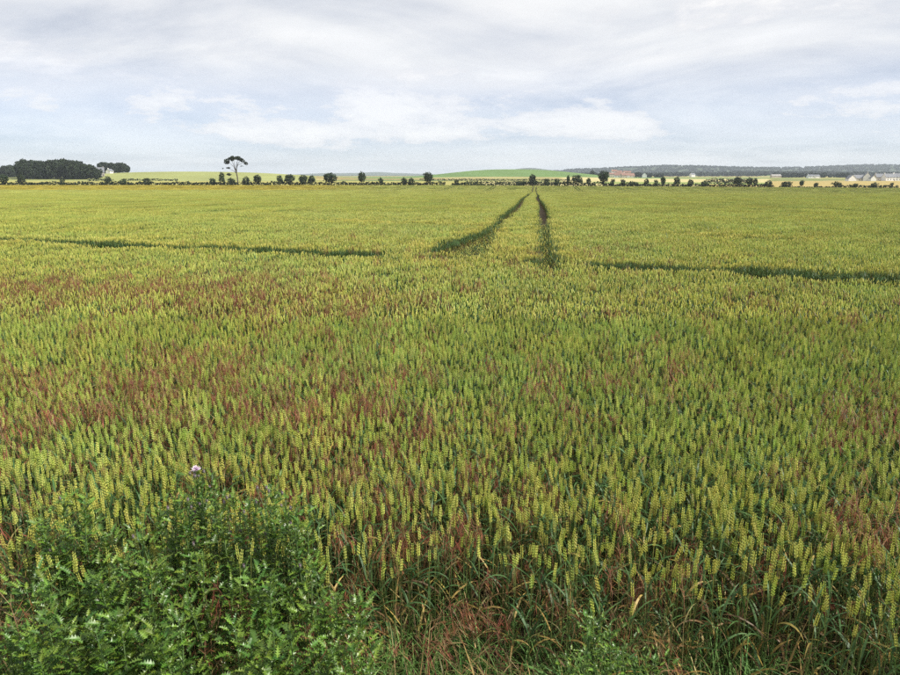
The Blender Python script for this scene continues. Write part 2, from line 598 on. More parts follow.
def stalk1(mb, rnd, x, y, hs=1.0, ears=True):
    h = rnd.gauss(.655, .03) * hs
    d, pts = ear_frame(rnd, h, abs(rnd.gauss(0, .05)))
    o = Vector((x, y, 0))
    pts = [p + o for p in pts]
    a = rnd.uniform(0, 3.14)
    cs = vary(C_STEM, .2, rnd)
    mb.ribbon([pts[0], pts[2], pts[3]], [.004, .004, .003], Vector((math.cos(a), math.sin(a), 0)), [C_BASE, cs, (.2, .25, .08)])
    ax = ((pts[-1] - pts[-2]).normalized() + d * rnd.uniform(-.05, .3)).normalized()
    L_ = rnd.uniform(.058, .082)
    ce = vary(C_EAR if rnd.random() < .6 else C_EAR2, .15, rnd)
    m = 5
    rad = [.0033, .0068, .0052, .0074, .0055, .0066, .0042, .001]
    mb.tube([pts[-1] + ax * (L_ * k / 7) for k in range(8)], rad, m - 1, [vary(ce, .14, rnd) for _ in range(8)])
    for k in range(3):
        z = rnd.uniform(.62, .9) if k else rnd.uniform(.2, .5)
        col = vary(C_LOW, .3, rnd) if (k == 0 or rnd.random() < .06) else vary(C_LEAF, .3, rnd)
        leaf_blade(mb, rnd, pts[0].lerp(pts[3], z), rnd.uniform(0, 6.28), rnd.uniform(.13, .22), .012, rnd.uniform(.6, 1.2), rnd.uniform(.6, 2.0), col, 3, rnd.uniform(-.6, .6))

def stalk2(mb, rnd, x, y, hs=1.0):
    h = rnd.gauss(.655, .032) * hs
    d, pts = ear_frame(rnd, h, abs(rnd.gauss(0, .05)))
    o = Vector((x, y, 0))
    top = pts[3] + o
    a = rnd.uniform(0, 3.14)
    mb.ribbon([o, top], [.006, .004], Vector((math.cos(a), math.sin(a), 0)), [C_BASE, vary(C_STEM, .2, rnd)])
    ax = (Vector((0, 0, 1)) + d * rnd.uniform(-.1, .4)).normalized()
    L_ = rnd.uniform(.065, .09)
    ce = vary(C_EAR if rnd.random() < .55 else C_EAR2, .2, rnd)
    mb.octa(top, ax, L_, .0085, ce, None, 4)
    col = vary(C_LEAF, .3, rnd)
    leaf_blade(mb, rnd, o.lerp(top, rnd.uniform(.5, .9)), rnd.uniform(0, 6.28), .18, .015, rnd.uniform(.5, 1.2), 1.4, col, 2, .3)

def stalk3(mb, rnd, x, y):
    h = rnd.gauss(.655, .035)
    o = Vector((x, y, 0))
    top = o + Vector((rnd.gauss(0, .03), rnd.gauss(0, .03), h))
    a = rnd.uniform(0, 3.14)
    sd = Vector((math.cos(a), math.sin(a), 0))
    mb.ribbon([o.lerp(top, .25), top], [.018, .010], sd, [C_LEAF, vary(C_STEM, .2, rnd)])
    ax = (Vector((0, 0, 1)) + Vector((rnd.uniform(-.3, .3), rnd.uniform(-.3, .3), 0))).normalized()
    mb.octa(top - ax * .01, ax, .11, .012, vary(C_EAR if rnd.random() < .5 else C_EAR2, .2, rnd), None, 3)

rnd = random.Random(4)
near_sets = [stalk0(rnd) for _ in range(14)]          # stem, ear, leaves
protos = []
I_NEAR = len(protos)
for s, e, lv in near_sets:
    mb = MB().join(s).join(e)
    for l in lv:
        mb.join(l)
    protos.append(mb.mesh('wheat_near', M_WHEAT))
N_NEAR = 14
I_MID = len(protos)
N_MID = 10
for _ in range(N_MID):
    mb = MB()
    stalk1(mb, rnd, 0, 0)
    protos.append(mb.mesh('wheat_mid', M_WHEAT))

def tile(size, n, fn):
    mb = MB()
    g = max(1, int(round(math.sqrt(n))))
    for i in range(g):
        for j in range(g):
            x = (i + rnd.uniform(-.25, 1.25)) / g * size - size / 2
            y = (j + rnd.uniform(-.25, 1.25)) / g * size - size / 2
            fn(mb, rnd, x, y)
    return mb.mesh('wheat_tile', M_WHEAT)

I_T05 = len(protos); N_T05 = 6
protos += [tile(.5, 81, stalk1) for _ in range(N_T05)]
I_T2 = len(protos); N_T2 = 5
protos += [tile(2.0, 900, stalk2) for _ in range(N_T2)]
I_T4 = len(protos); N_T4 = 3
protos += [tile(4.0, 2304, stalk3) for _ in range(N_T4)]
I_T025 = len(protos); N_T025 = 6
protos += [tile(.25, 16, stalk2) for _ in range(N_T025)]
I_T05F = len(protos); N_T05F = 5
protos += [tile(.5, 36, stalk3) for _ in range(N_T05F)]

I_TN = len(protos); N_TN = 8
def near_tile():
    mb = MB()
    for i in range(5):
        for j in range(5):
            s_, e_, l_ = stalk0(rnd)
            t_ = MB().join(s_).join(e_)
            for q_ in l_:
                t_.join(q_)
            ox = (i + rnd.uniform(-.25, 1.25)) / 5 * .25 - .125
            oy = (j + rnd.uniform(-.25, 1.25)) / 5 * .25 - .125
            hs_ = rnd.uniform(.94, 1.06)
            t_.v = [(a + ox, b + oy, c * hs_) for a, b, c in t_.v]
            mb.join(t_)
    return mb.mesh('wheat_tile', M_WHEAT)
protos += [near_tile() for _ in range(N_TN)]

# ---- where the crop stands
FAR_EDGE = 430.0
BOUT = 24.2

def smooth(t):
    t = np.clip(t, 0, 1)
    return t * t * (3 - 2 * t)

def head_y(x):
    return 15.1 - .37 * x

def gap_dist(x, y):
    """signed clearance to the nearest wheel track (negative inside one)"""
    x, y = np.asarray(x, float), np.asarray(y, float)
    xc = .1225 * y - .45 - .11 * np.sin(y * .09)
    best = np.full(x.shape, 99.0)
    hy = head_y(x)
    for k in range(-6, 7):
        c = xc + k * BOUT
        for s in (-1, 1):
            hw = np.full(x.shape, .27)
            cc = c + s * .9
            if k == 0 and s == -1:
                wd = smooth((25 - y) / 8)
                cc = cc - .42 * wd
                hw = hw + .55 * wd
            d = np.abs(x - cc) - hw
            lim = (hy + .6) if (k == 0 and s == -1) else (hy - 1.4 if k == 0 else hy + 40)
            d = np.where(y > lim, d, 99.0)
            best = np.minimum(best, d)
    # headland wheel track, parallel to the field edge
    pxx = x / np.maximum(y, 1) * FPX + 450
    hw = np.where((pxx < 385) | (pxx > 590), 0.68, .30) * (1 + .26 * sn(x, y * 0, 2.7, 41))
    best = np.minimum(best, np.abs(y - hy) * .938 - hw)
    hy2 = 26.1 - .62 * x
    hw2 = .20 + .30 * sn(x, y * 0, 3.1, 42)
    best = np.minimum(best, np.abs(y - hy2) * .85 - hw2)
    return best

def front_edge(x):
    return 2.68 - .10 * x + .13 * sn(x, x * 0, 1.1, 51) + .25 * np.exp(-((x - .1) / .35) ** 2)

rs = np.random.RandomState(12)
PP, RR, SS, II = [], [], [], []

def hscale(x, y):
    return 1 + .045 * sn(x, y, 1.3, 61) + .035 * sn(x, y, 5.0, 62) + .04 * sn(x, y, 23.0, 63)

def put_pts(x, y, i0, n, quarter, sxy=1.0):
    m = len(x)
    if not m:
        return
    PP.append(np.stack([x, y, ground(x, y)], 1))
    ang = rs.randint(0, 4, m) * (math.pi / 2) if quarter else rs.uniform(0, 6.283, m)
    RR.append(np.stack([np.zeros(m), np.zeros(m), ang], 1))
    h = hscale(x, y)
    SS.append(np.stack([np.full(m, sxy), np.full(m, sxy), h], 1))
    II.append(i0 + rs.randint(0, n, m))

def cells(size, x0, x1, y0, y1):
    gx, gy = np.meshgrid(np.arange(x0 + size / 2, x1, size), np.arange(y0 + size / 2, y1, size))
    return gx.ravel(), gy.ravel()

def in_fan(x, y, pad):
    return (np.abs(x) < y * .70 + pad) & (y > 1)

def split(x, y, size, k):
    q = size / k
    o = (np.arange(k) + .5) * q - size / 2
    ox, oy = np.meshgrid(o, o)
    return (x[:, None] + ox.ravel()).ravel(), (y[:, None] + oy.ravel()).ravel(), q

# 4 m cells over everything
x4, y4 = cells(4.0, -340, 340, 0, FAR_EDGE + 2)
k = in_fan(x4, y4, 8)
x4, y4 = x4[k], y4[k]
g4 = gap_dist(x4, y4) - 2.9
own = (y4 > 130) & (g4 > 0) & (y4 < FAR_EDGE - 2)
put_pts(x4[own], y4[own], I_T4, N_T4, True, 1.01)
# the far cells that a wheel track crosses
fc = (y4 > 200) & ~own
fx, fy, q = split(x4[fc], y4[fc], 4.0, 8)
kk = (gap_dist(fx, fy) > .20) & (fy < FAR_EDGE)
put_pts(fx[kk], fy[kk], I_T05F, N_T05F, True, 1.05)
rest = ~own & ~fc
x2, y2, q = split(x4[rest], y4[rest], 4.0, 2)
g2 = gap_dist(x2, y2) - 1.45
own = (y2 > 38) & (g2 > 0)
put_pts(x2[own], y2[own], I_T2, N_T2, True, 1.02)
x1, y1 = x2[~own], y2[~own]
x05, y05, q = split(x1, y1, 2.0, 4)
k = in_fan(x05, y05, 3.0)
x05, y05 = x05[k], y05[k]
g05 = gap_dist(x05, y05) - .38
own = (y05 > 8.5) & (g05 > 0)
put_pts(x05[own], y05[own], I_T05, N_T05, True, 1.02)
# along the tracks, farther out
fr = ~own & (y05 > 30)
xq, yq, q = split(x05[fr], y05[fr], .5, 2)
kk = gap_dist(xq, yq) > .09
put_pts(xq[kk], yq[kk], I_T025, N_T025, True, 1.05)
# single stalks along the near tracks and in the foreground
nt_ = ~own & (y05 < 8.6) & (y05 > 4.0)
tx, ty, q = split(x05[nt_], y05[nt_], .5, 2)
put_pts(tx, ty, I_TN, N_TN, True, 1.02)
sg = ~own & (y05 <= 30) & ~nt_
cx, cy = x05[sg], y05[sg]
NS = 104
sx = (cx[:, None] + rs.uniform(-.27, .27, (len(cx), NS))).ravel()
sy = (cy[:, None] + rs.uniform(-.27, .27, (len(cy), NS))).ravel()
kk = (gap_dist(sx, sy) > rs.normal(0, .10, len(sx))) & (sy > front_edge(sx) + rs.exponential(.08, len(sx)))
thin = np.clip((sy - front_edge(sx)) / .7, .5, 1)
low = ~kk & (gap_dist(sx, sy) <= 0) & (rs.rand(len(sx)) < .30) & (sy > 9)
kk &= rs.rand(len(sx)) < thin
lx, ly_ = sx[low], sy[low]
sx, sy = sx[kk], sy[kk]
mid = sy > 7.5 + rs.uniform(-1.5, 1.0, len(sy))
put_pts(sx[mid], sy[mid], I_MID, N_MID, False)
nx, ny = sx[~mid], sy[~mid]

# stunted plants in the wheel tracks
put_pts(lx, ly_, I_MID, N_MID, False)
SS[-1][:, 2] *= rs.uniform(.35, .7, len(lx))
# the 300 plants that show largest: things of their own
o_ = np.argsort(ny + .0 * nx)
vis = [i for i in o_ if abs(nx[i]) < ny[i] * .655]
ind = vis[:300]
restm = np.ones(len(nx), bool)
restm[ind] = False
put_pts(nx[restm], ny[restm], I_NEAR, N_NEAR, False)
wheat = scatter('wheat_crop', protos, np.concatenate(PP), np.concatenate(RR), np.concatenate(SS), np.concatenate(II))
tag(wheat, 'dense crop of ripening green wheat filling the whole field', 'wheat', kind='stuff')

wheat_parts = [(s.mesh('stem', M_WHEAT), e.mesh('ear', M_WHEAT), [l.mesh('leaf', M_WHEAT) for l in lv]) for s, e, lv in near_sets]
for i in ind:
    e = obj('wheat_stalk', None, loc=(nx[i], ny[i], gz(nx[i], ny[i])), rot=(0, 0, rs.uniform(0, 6.28)), scl=(1, 1, float(hscale(nx[i], ny[i]))))
    tag(e, 'green wheat stalk with a plump ear in the sparse front row of the crop', 'wheat', 'wheat stalks in the front row of the crop')
    s, er, lv = wheat_parts[rs.randint(0, len(wheat_parts))]
    obj('stem', s, e)
    obj('ear', er, e)
    for l in lv:
        obj('leaf', l, e)

# ---------------------------------------------------------------- brome grass: drooping red-brown heads among the wheat
C_BR = (.225, .080, .044)

def brome(rnd, big=1.0):
    stem, pan = MB(), MB()
    h = rnd.uniform(.62, .74)
    a = rnd.uniform(0, 6.28)
    d = Vector((math.cos(a), math.sin(a), 0))
    pts = [Vector((0, 0, 0)), d * .02 + Vector((0, 0, h * .5)), d * .05 + Vector((0, 0, h * .85)), d * .10 + Vector((0, 0, h))]
    stem.tube(pts, [.0018, .0016, .0014, .001], 3, [(.15, .12, .05), (.16, .13, .06), (.2, .11, .06), (.2, .09, .06)])
    for k in range(3):
        leaf_blade(stem, rnd, pts[0].lerp(pts[2], rnd.uniform(.2, .9)), rnd.uniform(0, 6.28), rnd.uniform(.12, .2), .006, rnd.uniform(.5, 1.2), 2.0, vary((.16, .13, .05), .3, rnd), 4, .4)
    for k in range(rnd.randint(16, 24)):
        t = rnd.random()
        b = pts[2].lerp(pts[3], t)
        aa = a + rnd.gauss(0, 1.0)
        dd = Vector((math.cos(aa), math.sin(aa), 0))
        out = rnd.uniform(.02, .10) * big
        p1 = b + dd * out * .6 + Vector((0, 0, rnd.uniform(.005, .035)))
        p2 = b + dd * out + Vector((0, 0, -rnd.uniform(0, .03)))
        sd = Vector((-dd.y, dd.x, 0))
        c = vary(C_BR, .35, rnd)
        if rnd.random() < .2:
            c = vary((.30, .19, .10), .2, rnd)
        pan.ribbon([b, p1, p2], [.0012, .0012, .001], sd, c)
        ln = rnd.uniform(.045, .085)
        drop = (Vector((0, 0, -1)) + dd * rnd.uniform(0, .7) + sd * rnd.uniform(-.3, .3)).normalized()
        w0 = rnd.uniform(.0022, .0042)
        tw = rnd.uniform(0, 3.14)
        s2 = (sd * math.cos(tw) + dd * math.sin(tw)).normalized()
        pan.ribbon([p2, p2 + drop * ln * .35, p2 + drop * ln * .7, p2 + drop * ln], [.001, w0, w0 * .9, .0006], s2, [c, c, c, tuple(min(1, q * 1.5) for q in c)])
        pan.ribbon([p2 + drop * ln * .3, p2 + (drop + s2 * .25).normalized() * ln * 1.1], [.002, .0005], s2, c)
    return stem, pan

rnd = random.Random(9)
br_sets = [brome(rnd) for _ in range(8)]
spots = [(60, 290, 70, 10, 80), (200, 288, 70, 10, 80), (290, 300, 50, 12, 70), (30, 400, 60, 18, 50), (150, 385, 70, 14, 80), (255, 395, 60, 22, 80), (330, 415, 40, 20, 50),
         (400, 425, 60, 25, 70), (470, 470, 30, 20, 40), (90, 300, 120, 25, 70), (430, 255, 130, 14, 60), (560, 260, 80, 14, 30), (870, 408, 25, 10, 26), (885, 525, 14, 10, 24), (600, 380, 20, 8, 14),
         (560, 440, 40, 20, 24), (310, 500, 60, 40, 60), (400, 520, 60, 30, 60), (510, 520, 60, 30, 50), (600, 540, 60, 30, 40), (680, 440, 70, 20, 40), (760, 500, 60, 25, 40), (840, 470, 60, 25, 30),
         (120, 450, 90, 35, 90), (40, 480, 60, 40, 60), (260, 470, 90, 30, 60), (450, 600, 60, 20, 40), (360, 600, 50, 20, 40), (530, 580, 60, 20, 34), (660, 600, 50, 20, 28), (60, 560, 50, 30, 40), (720, 560, 60, 20, 18), (840, 580, 40, 20, 12),
         (700, 290, 180, 20, 50), (640, 350, 200, 30, 40), (330, 340, 140, 30, 50), (300, 610, 40, 20, 40), (480, 560, 120, 30, 60)]
bp = []
for (px, py, sxp, syp, n) in spots:
    for _ in range(int(n * (3.4 if py < 330 else 1.2 if py < 430 else .45 if py < 530 else .11))):
        qx, qy = px + rnd.gauss(0, sxp * 1.3), max(py + rnd.gauss(0, syp * (1.1 if py < 330 else 1.7)), 215)
        v = (337.5 - qy) / FPX
        dr = math.tan(PITCH - math.atan(v))
        Y = (CAM_Z - .70) / dr
        if Y > 26 or Y < 2.2:
            continue
        X = (qx - 450) / FPX * Y / math.cos(PITCH - math.atan(v)) * math.cos(math.atan(v))
        if abs(X) > Y * .7 + .3 or float(gap_dist(np.array([X]), np.array([Y]))[0]) < 0:
            continue
        bp.append((X, Y))
bp.sort(key=lambda p: p[1])
near_b = [p for p in bp if abs(p[0]) < p[1] * .65][:300]
ns_ = set(near_b)
far_b = [p for p in bp if p not in ns_]
br_parts = [(s.mesh('stem', M_BROME), p.mesh('panicle', M_BROME)) for s, p in br_sets]
for i, (X, Y) in enumerate(near_b):
    e = obj('brome_plant', None, loc=(X, Y, gz(X, Y)), rot=(0, 0, rnd.uniform(0, 6.28)), scl=(1, 1, rnd.uniform(.86, 1.12) if Y > 3 else rnd.uniform(.6, 1.0)))
    tag(e, 'reddish brown brome grass with a drooping head among the nearer wheat', 'grass', 'drooping brome grasses among the nearer wheat')
    s, p = br_parts[rnd.randrange(8)]
    obj('stem', s, e)
    obj('panicle', p, e)
fb = np.array(far_b)
nb = len(fb)
o = scatter('brome_grass_patches', [MB().join(s).join(p).mesh('brome_form', M_BROME) for s, p in br_sets], np.stack([fb[:, 0], fb[:, 1], ground(fb[:, 0], fb[:, 1])], 1),
            np.stack([np.zeros(nb), np.zeros(nb), rs.uniform(0, 6.28, nb)], 1), np.stack([np.full(nb, 1.4), np.full(nb, 1.4), rs.uniform(1.03, 1.22, nb)], 1), rs.randint(0, 8, nb))
tag(o, 'patches of reddish brown brome grass farther into the wheat', 'grass', kind='stuff')

# ---------------------------------------------------------------- dry and green blades under the front edge of the crop
rnd = random.Random(15)
forms = []
for k in range(10):
    mb = MB()
    for _ in range(9):
        dry = rnd.random() < (.45 if k < 5 else .10)
        col = vary((.30, .21, .085) if rnd.random() < .3 else (.11, .07, .038), .3, rnd) if dry else vary((.10, .19, .045), .3, rnd)
        leaf_blade(mb, rnd, (rnd.uniform(-.06, .06), rnd.uniform(-.06, .06), 0), rnd.uniform(0, 6.28), rnd.uniform(.2, .5), rnd.uniform(.004, .011), rnd.uniform(.7, 1.5), rnd.uniform(.3, 2.0), col, 6, rnd.uniform(-.7, .7))
    forms.append(mb.mesh('blade_form', M_DRY))
n = 1500
bx_ = rs.uniform(-3.2, 3.0, n)
by_ = front_edge(bx_) + rs.normal(.05, .38, n)
k = (by_ > 1.7) & (np.abs(bx_) < by_ * .72 + .4)
bx_, by_ = bx_[k], by_[k]
n = len(bx_)
o = scatter('edge_grass', forms, np.stack([bx_, by_, ground(bx_, by_)], 1), np.stack([rs.normal(0, .12, n), rs.normal(0, .12, n), rs.uniform(0, 6.28, n)], 1),
            np.repeat(rs.uniform(.55, 1.1, n)[:, None], 3, 1), rs.randint(0, 10, n))
tag(o, 'tangle of dry and green grass blades under the front edge of the wheat', 'grass', kind='stuff')

# ---------------------------------------------------------------- thistles in front of the crop
rnd = random.Random(21)
TL = []
def thistle_leaf(rnd):
    mb = MB()
    ns = 11
    prev = None
    base = vary((.050, .108, .014) if len(TL) % 2 else (.105, .175, .020), .2, rnd)
    rib = tuple(q * 1.5 for q in base)
    bend = rnd.uniform(.2, .9)
    for i in range(ns + 1):
        t = i / ns
        lobe = (1.0 if i % 2 else .22)
        w = .23 * math.sin(math.pi * min(1, .12 + .88 * t) ** .8) * lobe + .008
        xx, zz = t * math.cos(bend * t * .6), -bend * t * t * .35
        wav = rnd.uniform(-.06, .09) if i % 2 else .0
        f = (.05 if i % 2 else 0)
        cur = (mb.vert((xx + f, -w, zz + wav + w * .35), vary(base, .2, rnd)), mb.vert((xx, 0, zz), rib), mb.vert((xx + f, w, zz + (rnd.uniform(-.06, .09) if i % 2 else 0) + w * .35), vary(base, .2, rnd)))
        if prev:
            mb.f.append((prev[0], prev[1], cur[1], cur[0]))
            mb.f.append((prev[1], prev[2], cur[2], cur[1]))
        prev = cur
    return mb.mesh('leaf', M_THIS)
for _ in range(8):
    TL.append(thistle_leaf(rnd))

def bud_mesh(rnd):
    mb = MB()
    pts = [Vector((0, 0, z)) for z in (0, .004, .011, .016)]
    mb.tube(pts, [.002, .0065, .006, .003], 6, [(.09, .11, .06), (.12, .12, .08), (.11, .10, .09), (.14, .10, .13)])
    for k in range(8):
        a = k * .785
        mb.octa(Vector((math.cos(a) * .0025, math.sin(a) * .0025, .014)), Vector((math.cos(a) * .4, math.sin(a) * .4, 1)), .007, .0008, (.17, .11, .16), None, 3)
    return mb.mesh('bud', M_THST)
BUD = bud_mesh(rnd)

def flower_mesh(rnd):
    mb = MB()
    for k in range(90):
        a, el = rnd.uniform(0, 6.28), rnd.uniform(.15, 1.5)
        d = Vector((math.cos(a) * math.cos(el), math.sin(a) * math.cos(el), math.sin(el)))
        mb.octa(Vector((0, 0, .010)) + d * .004, d, rnd.uniform(.013, .022), .0013, vary((.40, .27, .42), .15, rnd), (.88, .80, .88), 3)
    return mb.mesh('petals', M_THST)
FLOW = flower_mesh(rnd)

def thistle(X, Y, h, spread, nst, nleaf, label, flower=False, buds=0, lsize=1.0, group='thistles in front of the wheat'):
    root = obj('thistle', None, loc=(X, Y, gz(X, Y)))
    tag(root, label, 'thistle', group)
    stems = []
    for k in range(nst):
        a = rnd.uniform(0, 6.28)
        d = Vector((math.cos(a), math.sin(a), 0))
        hh = h * (1 if k == 0 else rnd.uniform(.70, 1.0))
        sp_ = spread * (0.06 if k == 0 else rnd.uniform(.45, 1))
        pts = [Vector((rnd.uniform(-.03, .03), rnd.uniform(-.03, .03), -.01))]
        for t in (.3, .6, .85, 1.0):
            pts.append(d * sp_ * t ** 1.3 + Vector((rnd.uniform(-.01, .01), rnd.uniform(-.01, .01), hh * t)))
        mb = MB()
        mb.tube(pts, [.0055, .005, .004, .003, .0018], 5, [(.10, .10, .05), (.09, .12, .05), (.09, .14, .05), (.09, .15, .05), (.10, .17, .06)])
        obj('stem', mb.mesh('stem', M_THST, True), root)
        stems.append(pts)
    per = int(nleaf * 1.95) // nst
    for pts in stems:
        for j in range(per):
            t = (j + rnd.random()) / per
            t = .16 + .84 * t ** .62
            q = t * 4
            i = min(3, int(q))
            p = pts[i].lerp(pts[i + 1], q - i)
            a = j * 2.4 + rnd.uniform(-.4, .4)
            ln = (.076 - .030 * t) * rnd.uniform(.7, 1.25) * lsize
            pitch = -rnd.uniform(.0, .55) - .45 * t
            # short side twigs carry some of the leaves
            if rnd.random() < .45:
                p = p + Vector((math.cos(a), math.sin(a), .6)) * rnd.uniform(.02, .09)
            lf = obj('leaf', TL[rnd.randrange(8)], root, loc=p, rot=(rnd.uniform(-.5, .5), pitch, a), scl=(ln, ln * rnd.uniform(.9, 1.4), ln))
    tops = [s[-1] for s in stems]
    for k in range(buds):
        t = tops[k % len(tops)]
        off = Vector((rnd.uniform(-.05, .05), rnd.uniform(-.05, .05), rnd.uniform(-.05, .03)))
        mb = MB()
        mb.tube([t - Vector((0, 0, .06)), t + off], [.0015, .0012], 4, (.09, .14, .06))
        br = obj('bud_stalk', mb.mesh('bud_stalk', M_THST), root)
        obj('bud', BUD, br, loc=t + off, scl=(1.1, 1.1, 1.1))
    if flower:
        fh = obj('flower_head', BUD, root, loc=tops[0], scl=(1.3, 1.3, 1.1))
        obj('petals', FLOW, fh, loc=(0, 0, .004))
    return root

# (top pixel x, y, distance, spread, stems, leaves, label, flower, buds, leaf size)
G1 = 'dark green leafy thistle shoot in the thicket before the wheat'
TH = [(196, 473, 3.05, .08, 3, 110, 'tallest thistle, topped by one open mauve flower head', True, 8, .8),
      (62, 500, 2.95, .12, 5, 170, 'bushy thistle with a leafy peak, farthest left among the thistles against brown grass', False, 2, .95),
      (276, 486, 3.0, .10, 5, 150, 'slim thistle with dull purple buds just right of the flowering one', False, 8, .85),
      (232, 497, 2.95, .12, 4, 130, None, False, 5, .85), (160, 505, 2.95, .14, 5, 150, None, False, 4, .9), (120, 560, 2.7, .16, 5, 140, None, False, 0, 1), (84, 515, 2.95, .10, 4, 120, None, False, 0, .9), (42, 522, 2.9, .12, 4, 120, None, False, 0, .9), (214, 486, 3.0, .09, 4, 120, None, False, 4, .85), (184, 492, 3.0, .09, 4, 120, None, False, 2, .85), (255, 503, 2.95, .10, 4, 120, None, False, 2, .9), (294, 505, 2.95, .09, 4, 110, None, False, 2, .9),
      (30, 580, 2.6, .17, 5, 140, None, False, 0, 1), (85, 578, 2.6, .17, 5, 140, None, False, 0, 1), (150, 572, 2.6, .16, 5, 140, None, False, 0, 1), (205, 560, 2.7, .16, 5, 130, None, False, 0, 1),
      (268, 575, 2.6, .17, 5, 150, None, False, 0, 1), (310, 560, 2.75, .12, 4, 100, None, False, 2, .9), (335, 598, 2.6, .15, 5, 130, 'low thistle spreading at the edge of the thicket beside bare brown stems', False, 0, .95),
      (5, 628, 2.35, .18, 5, 130, None, False, 0, 1), (60, 625, 2.35, .18, 5, 140, None, False, 0, 1.05), (120, 620, 2.35, .18, 5, 140, None, False, 0, 1.05), (180, 618, 2.35, .18, 5, 140, None, False, 0, 1.05),
      (235, 625, 2.35, .18, 5, 140, None, False, 0, 1.05), (295, 628, 2.35, .18, 5, 140, None, False, 0, 1.05), (350, 645, 2.35, .14, 4, 100, None, False, 0, .95)]
for (px, py, Y, sp_, nst, nl, lab, fl, bd, ls) in TH:
    p = at(px, py, Y)
    thistle(p.x, Y, p.z - gz(p.x, Y), sp_, nst, nl, lab or G1, fl, bd, ls, 'thistles in the thicket before the wheat')
for (px, py, Y, sp_, nst, nl, lab, ls) in [
        (612, 628, 2.5, .16, 6, 150, 'low bright green bushy weed before the middle of the wheat edge', .6), (585, 650, 2.4, .12, 5, 110, 'small green weed at the bottom beside yellowed stems', .6), (645, 655, 2.4, .12, 5, 110, 'small green weed with fine leaves, under the dark gap in the wheat edge', .6),
        (590, 612, 2.6, .08, 4, 60, 'thin green weed rising behind the bright bushy weed', .55),
        (726, 500, 3.65, .07, 3, 60, 'single leafy thistle growing inside the wheat beside brown grass', .6), (855, 448, 4.4, .09, 3, 60, 'leafy thistle poking through the ears far to one side of the wheat', .7)]:
    p = at(px, py, Y)
    thistle(p.x, Y, p.z - gz(p.x, Y), sp_, nst, nl, lab, False, 0, ls, 'weeds along the wheat edge')

# ---------------------------------------------------------------- trees
def crown_mesh(rnd, blobs, nq, size, col=(.028, .045, .017), name='crown'):
    """leaf clumps spread through several ellipsoid lobes, unit-less input in metres"""
    mb = MB()
    tot = sum(b[3] * b[4] * b[5] for b in blobs) 
    for (bx0, by0, bz0, rx, ry, rz) in blobs:
        n = max(12, int(nq * rx * ry * rz / tot))
        for _ in range(n):
            while True:
                v = Vector((rnd.uniform(-1, 1), rnd.uniform(-1, 1), rnd.uniform(-1, 1)))
                if .25 < v.length < 1:
                    break
            v = v.normalized() * (v.length ** .5) * (1 + rnd.gauss(0, .06))
            p = Vector((bx0 + v.x * rx, by0 + v.y * ry, bz0 + v.z * rz))
            nrm = (v + Vector((rnd.gauss(0, .6), rnd.gauss(0, .6), rnd.gauss(0, .6)))).normalized()
            u = nrm.cross(Vector((rnd.gauss(0, 1), rnd.gauss(0, 1), rnd.gauss(0, 1)))).normalized()
            w = nrm.cross(u)
            s = size * rnd.uniform(.5, 1.2)
            c = vary(col, .35, rnd)
            i = [mb.vert(p + u * (s * math.cos(q)) + w * (s * .7 * math.sin(q)), c) for q in (0, 1.3, 2.6, 3.9, 5.2)]
            mb.f.append(tuple(i))
    return mb.mesh(name, M_TREE)

def trunk_mesh(rnd, h, r, limbs):
    mb = MB()
    pts = [Vector((rnd.uniform(-.15, .15) * t, rnd.uniform(-.15, .15) * t, h * t - .2 * (t == 0))) for t in (0, .3, .65, 1)]
    mb.tube(pts, [r, r * .8, r * .6, r * .35], 7, (1, 1, 1))
    for k in range(limbs):
        a = k * 6.28 / limbs + rnd.uniform(-.4, .4)
        b = pts[1].lerp(pts[2], rnd.random())
        d = Vector((math.cos(a), math.sin(a), 1.1))
        mb.tube([b, b + d * h * .18, b + d * h * .36 + Vector((0, 0, h * .08))], [r * .4, r * .28, r * .12], 5, (1, 1, 1))
    return mb.mesh('trunk', M_BARK, True)

rnd = random.Random(33)
KINDS = []
for k in range(8):
    # unit tree: crown about 1 wide (radius .5) and total height 1
    blobs = [(0, 0, .58, .35, .35, .35)]
    for _ in range(7):
        a = rnd.uniform(0, 6.28)
        r = rnd.uniform(.14, .30)
        blobs.append((math.cos(a) * r, math.sin(a) * r, rnd.uniform(.34, .76), rnd.uniform(.14, .22), rnd.uniform(.14, .22), rnd.uniform(.12, .19)))
    KINDS.append((crown_mesh(rnd, blobs, 620, .055), trunk_mesh(rnd, .62, .03, 4)))
BUSH = []
for k in range(5):
    blobs = [(0, 0, .42, .42, .34, .42)]
    for _ in range(6):
        a = rnd.uniform(0, 6.28)
        r = rnd.uniform(.2, .38)
        blobs.append((math.cos(a) * r, math.sin(a) * r, rnd.uniform(.25, .75), rnd.uniform(.13, .24), rnd.uniform(.13, .24), rnd.uniform(.12, .24)))
    BUSH.append((crown_mesh(rnd, blobs, 420, .07), trunk_mesh(rnd, .45, .03, 3)))

def tree(name, label, px, ytop, ybase, Y, wpx, kind=None, group=None, cat='tree', bush=False):
    X = (px - 450) / FPX * Y * 1.0
    X = at(px, ybase, Y).x
    zb = gz(X, Y)
    zt = at(px, ytop, Y).z
    h = max(1.2, zt - zb)
    w = wpx / FPX * Y
    src = (BUSH if bush else KINDS)
    c, t = src[rnd.randrange(len(src)) if kind is None else kind]
    e = obj(name, None, loc=(X, Y, zb), rot=(0, 0, rnd.uniform(0, 6.28)), scl=(w, w, h))
    tag(e, label, cat, group)
    obj('trunk', t, e)
    obj('crown', c, e)
    return e

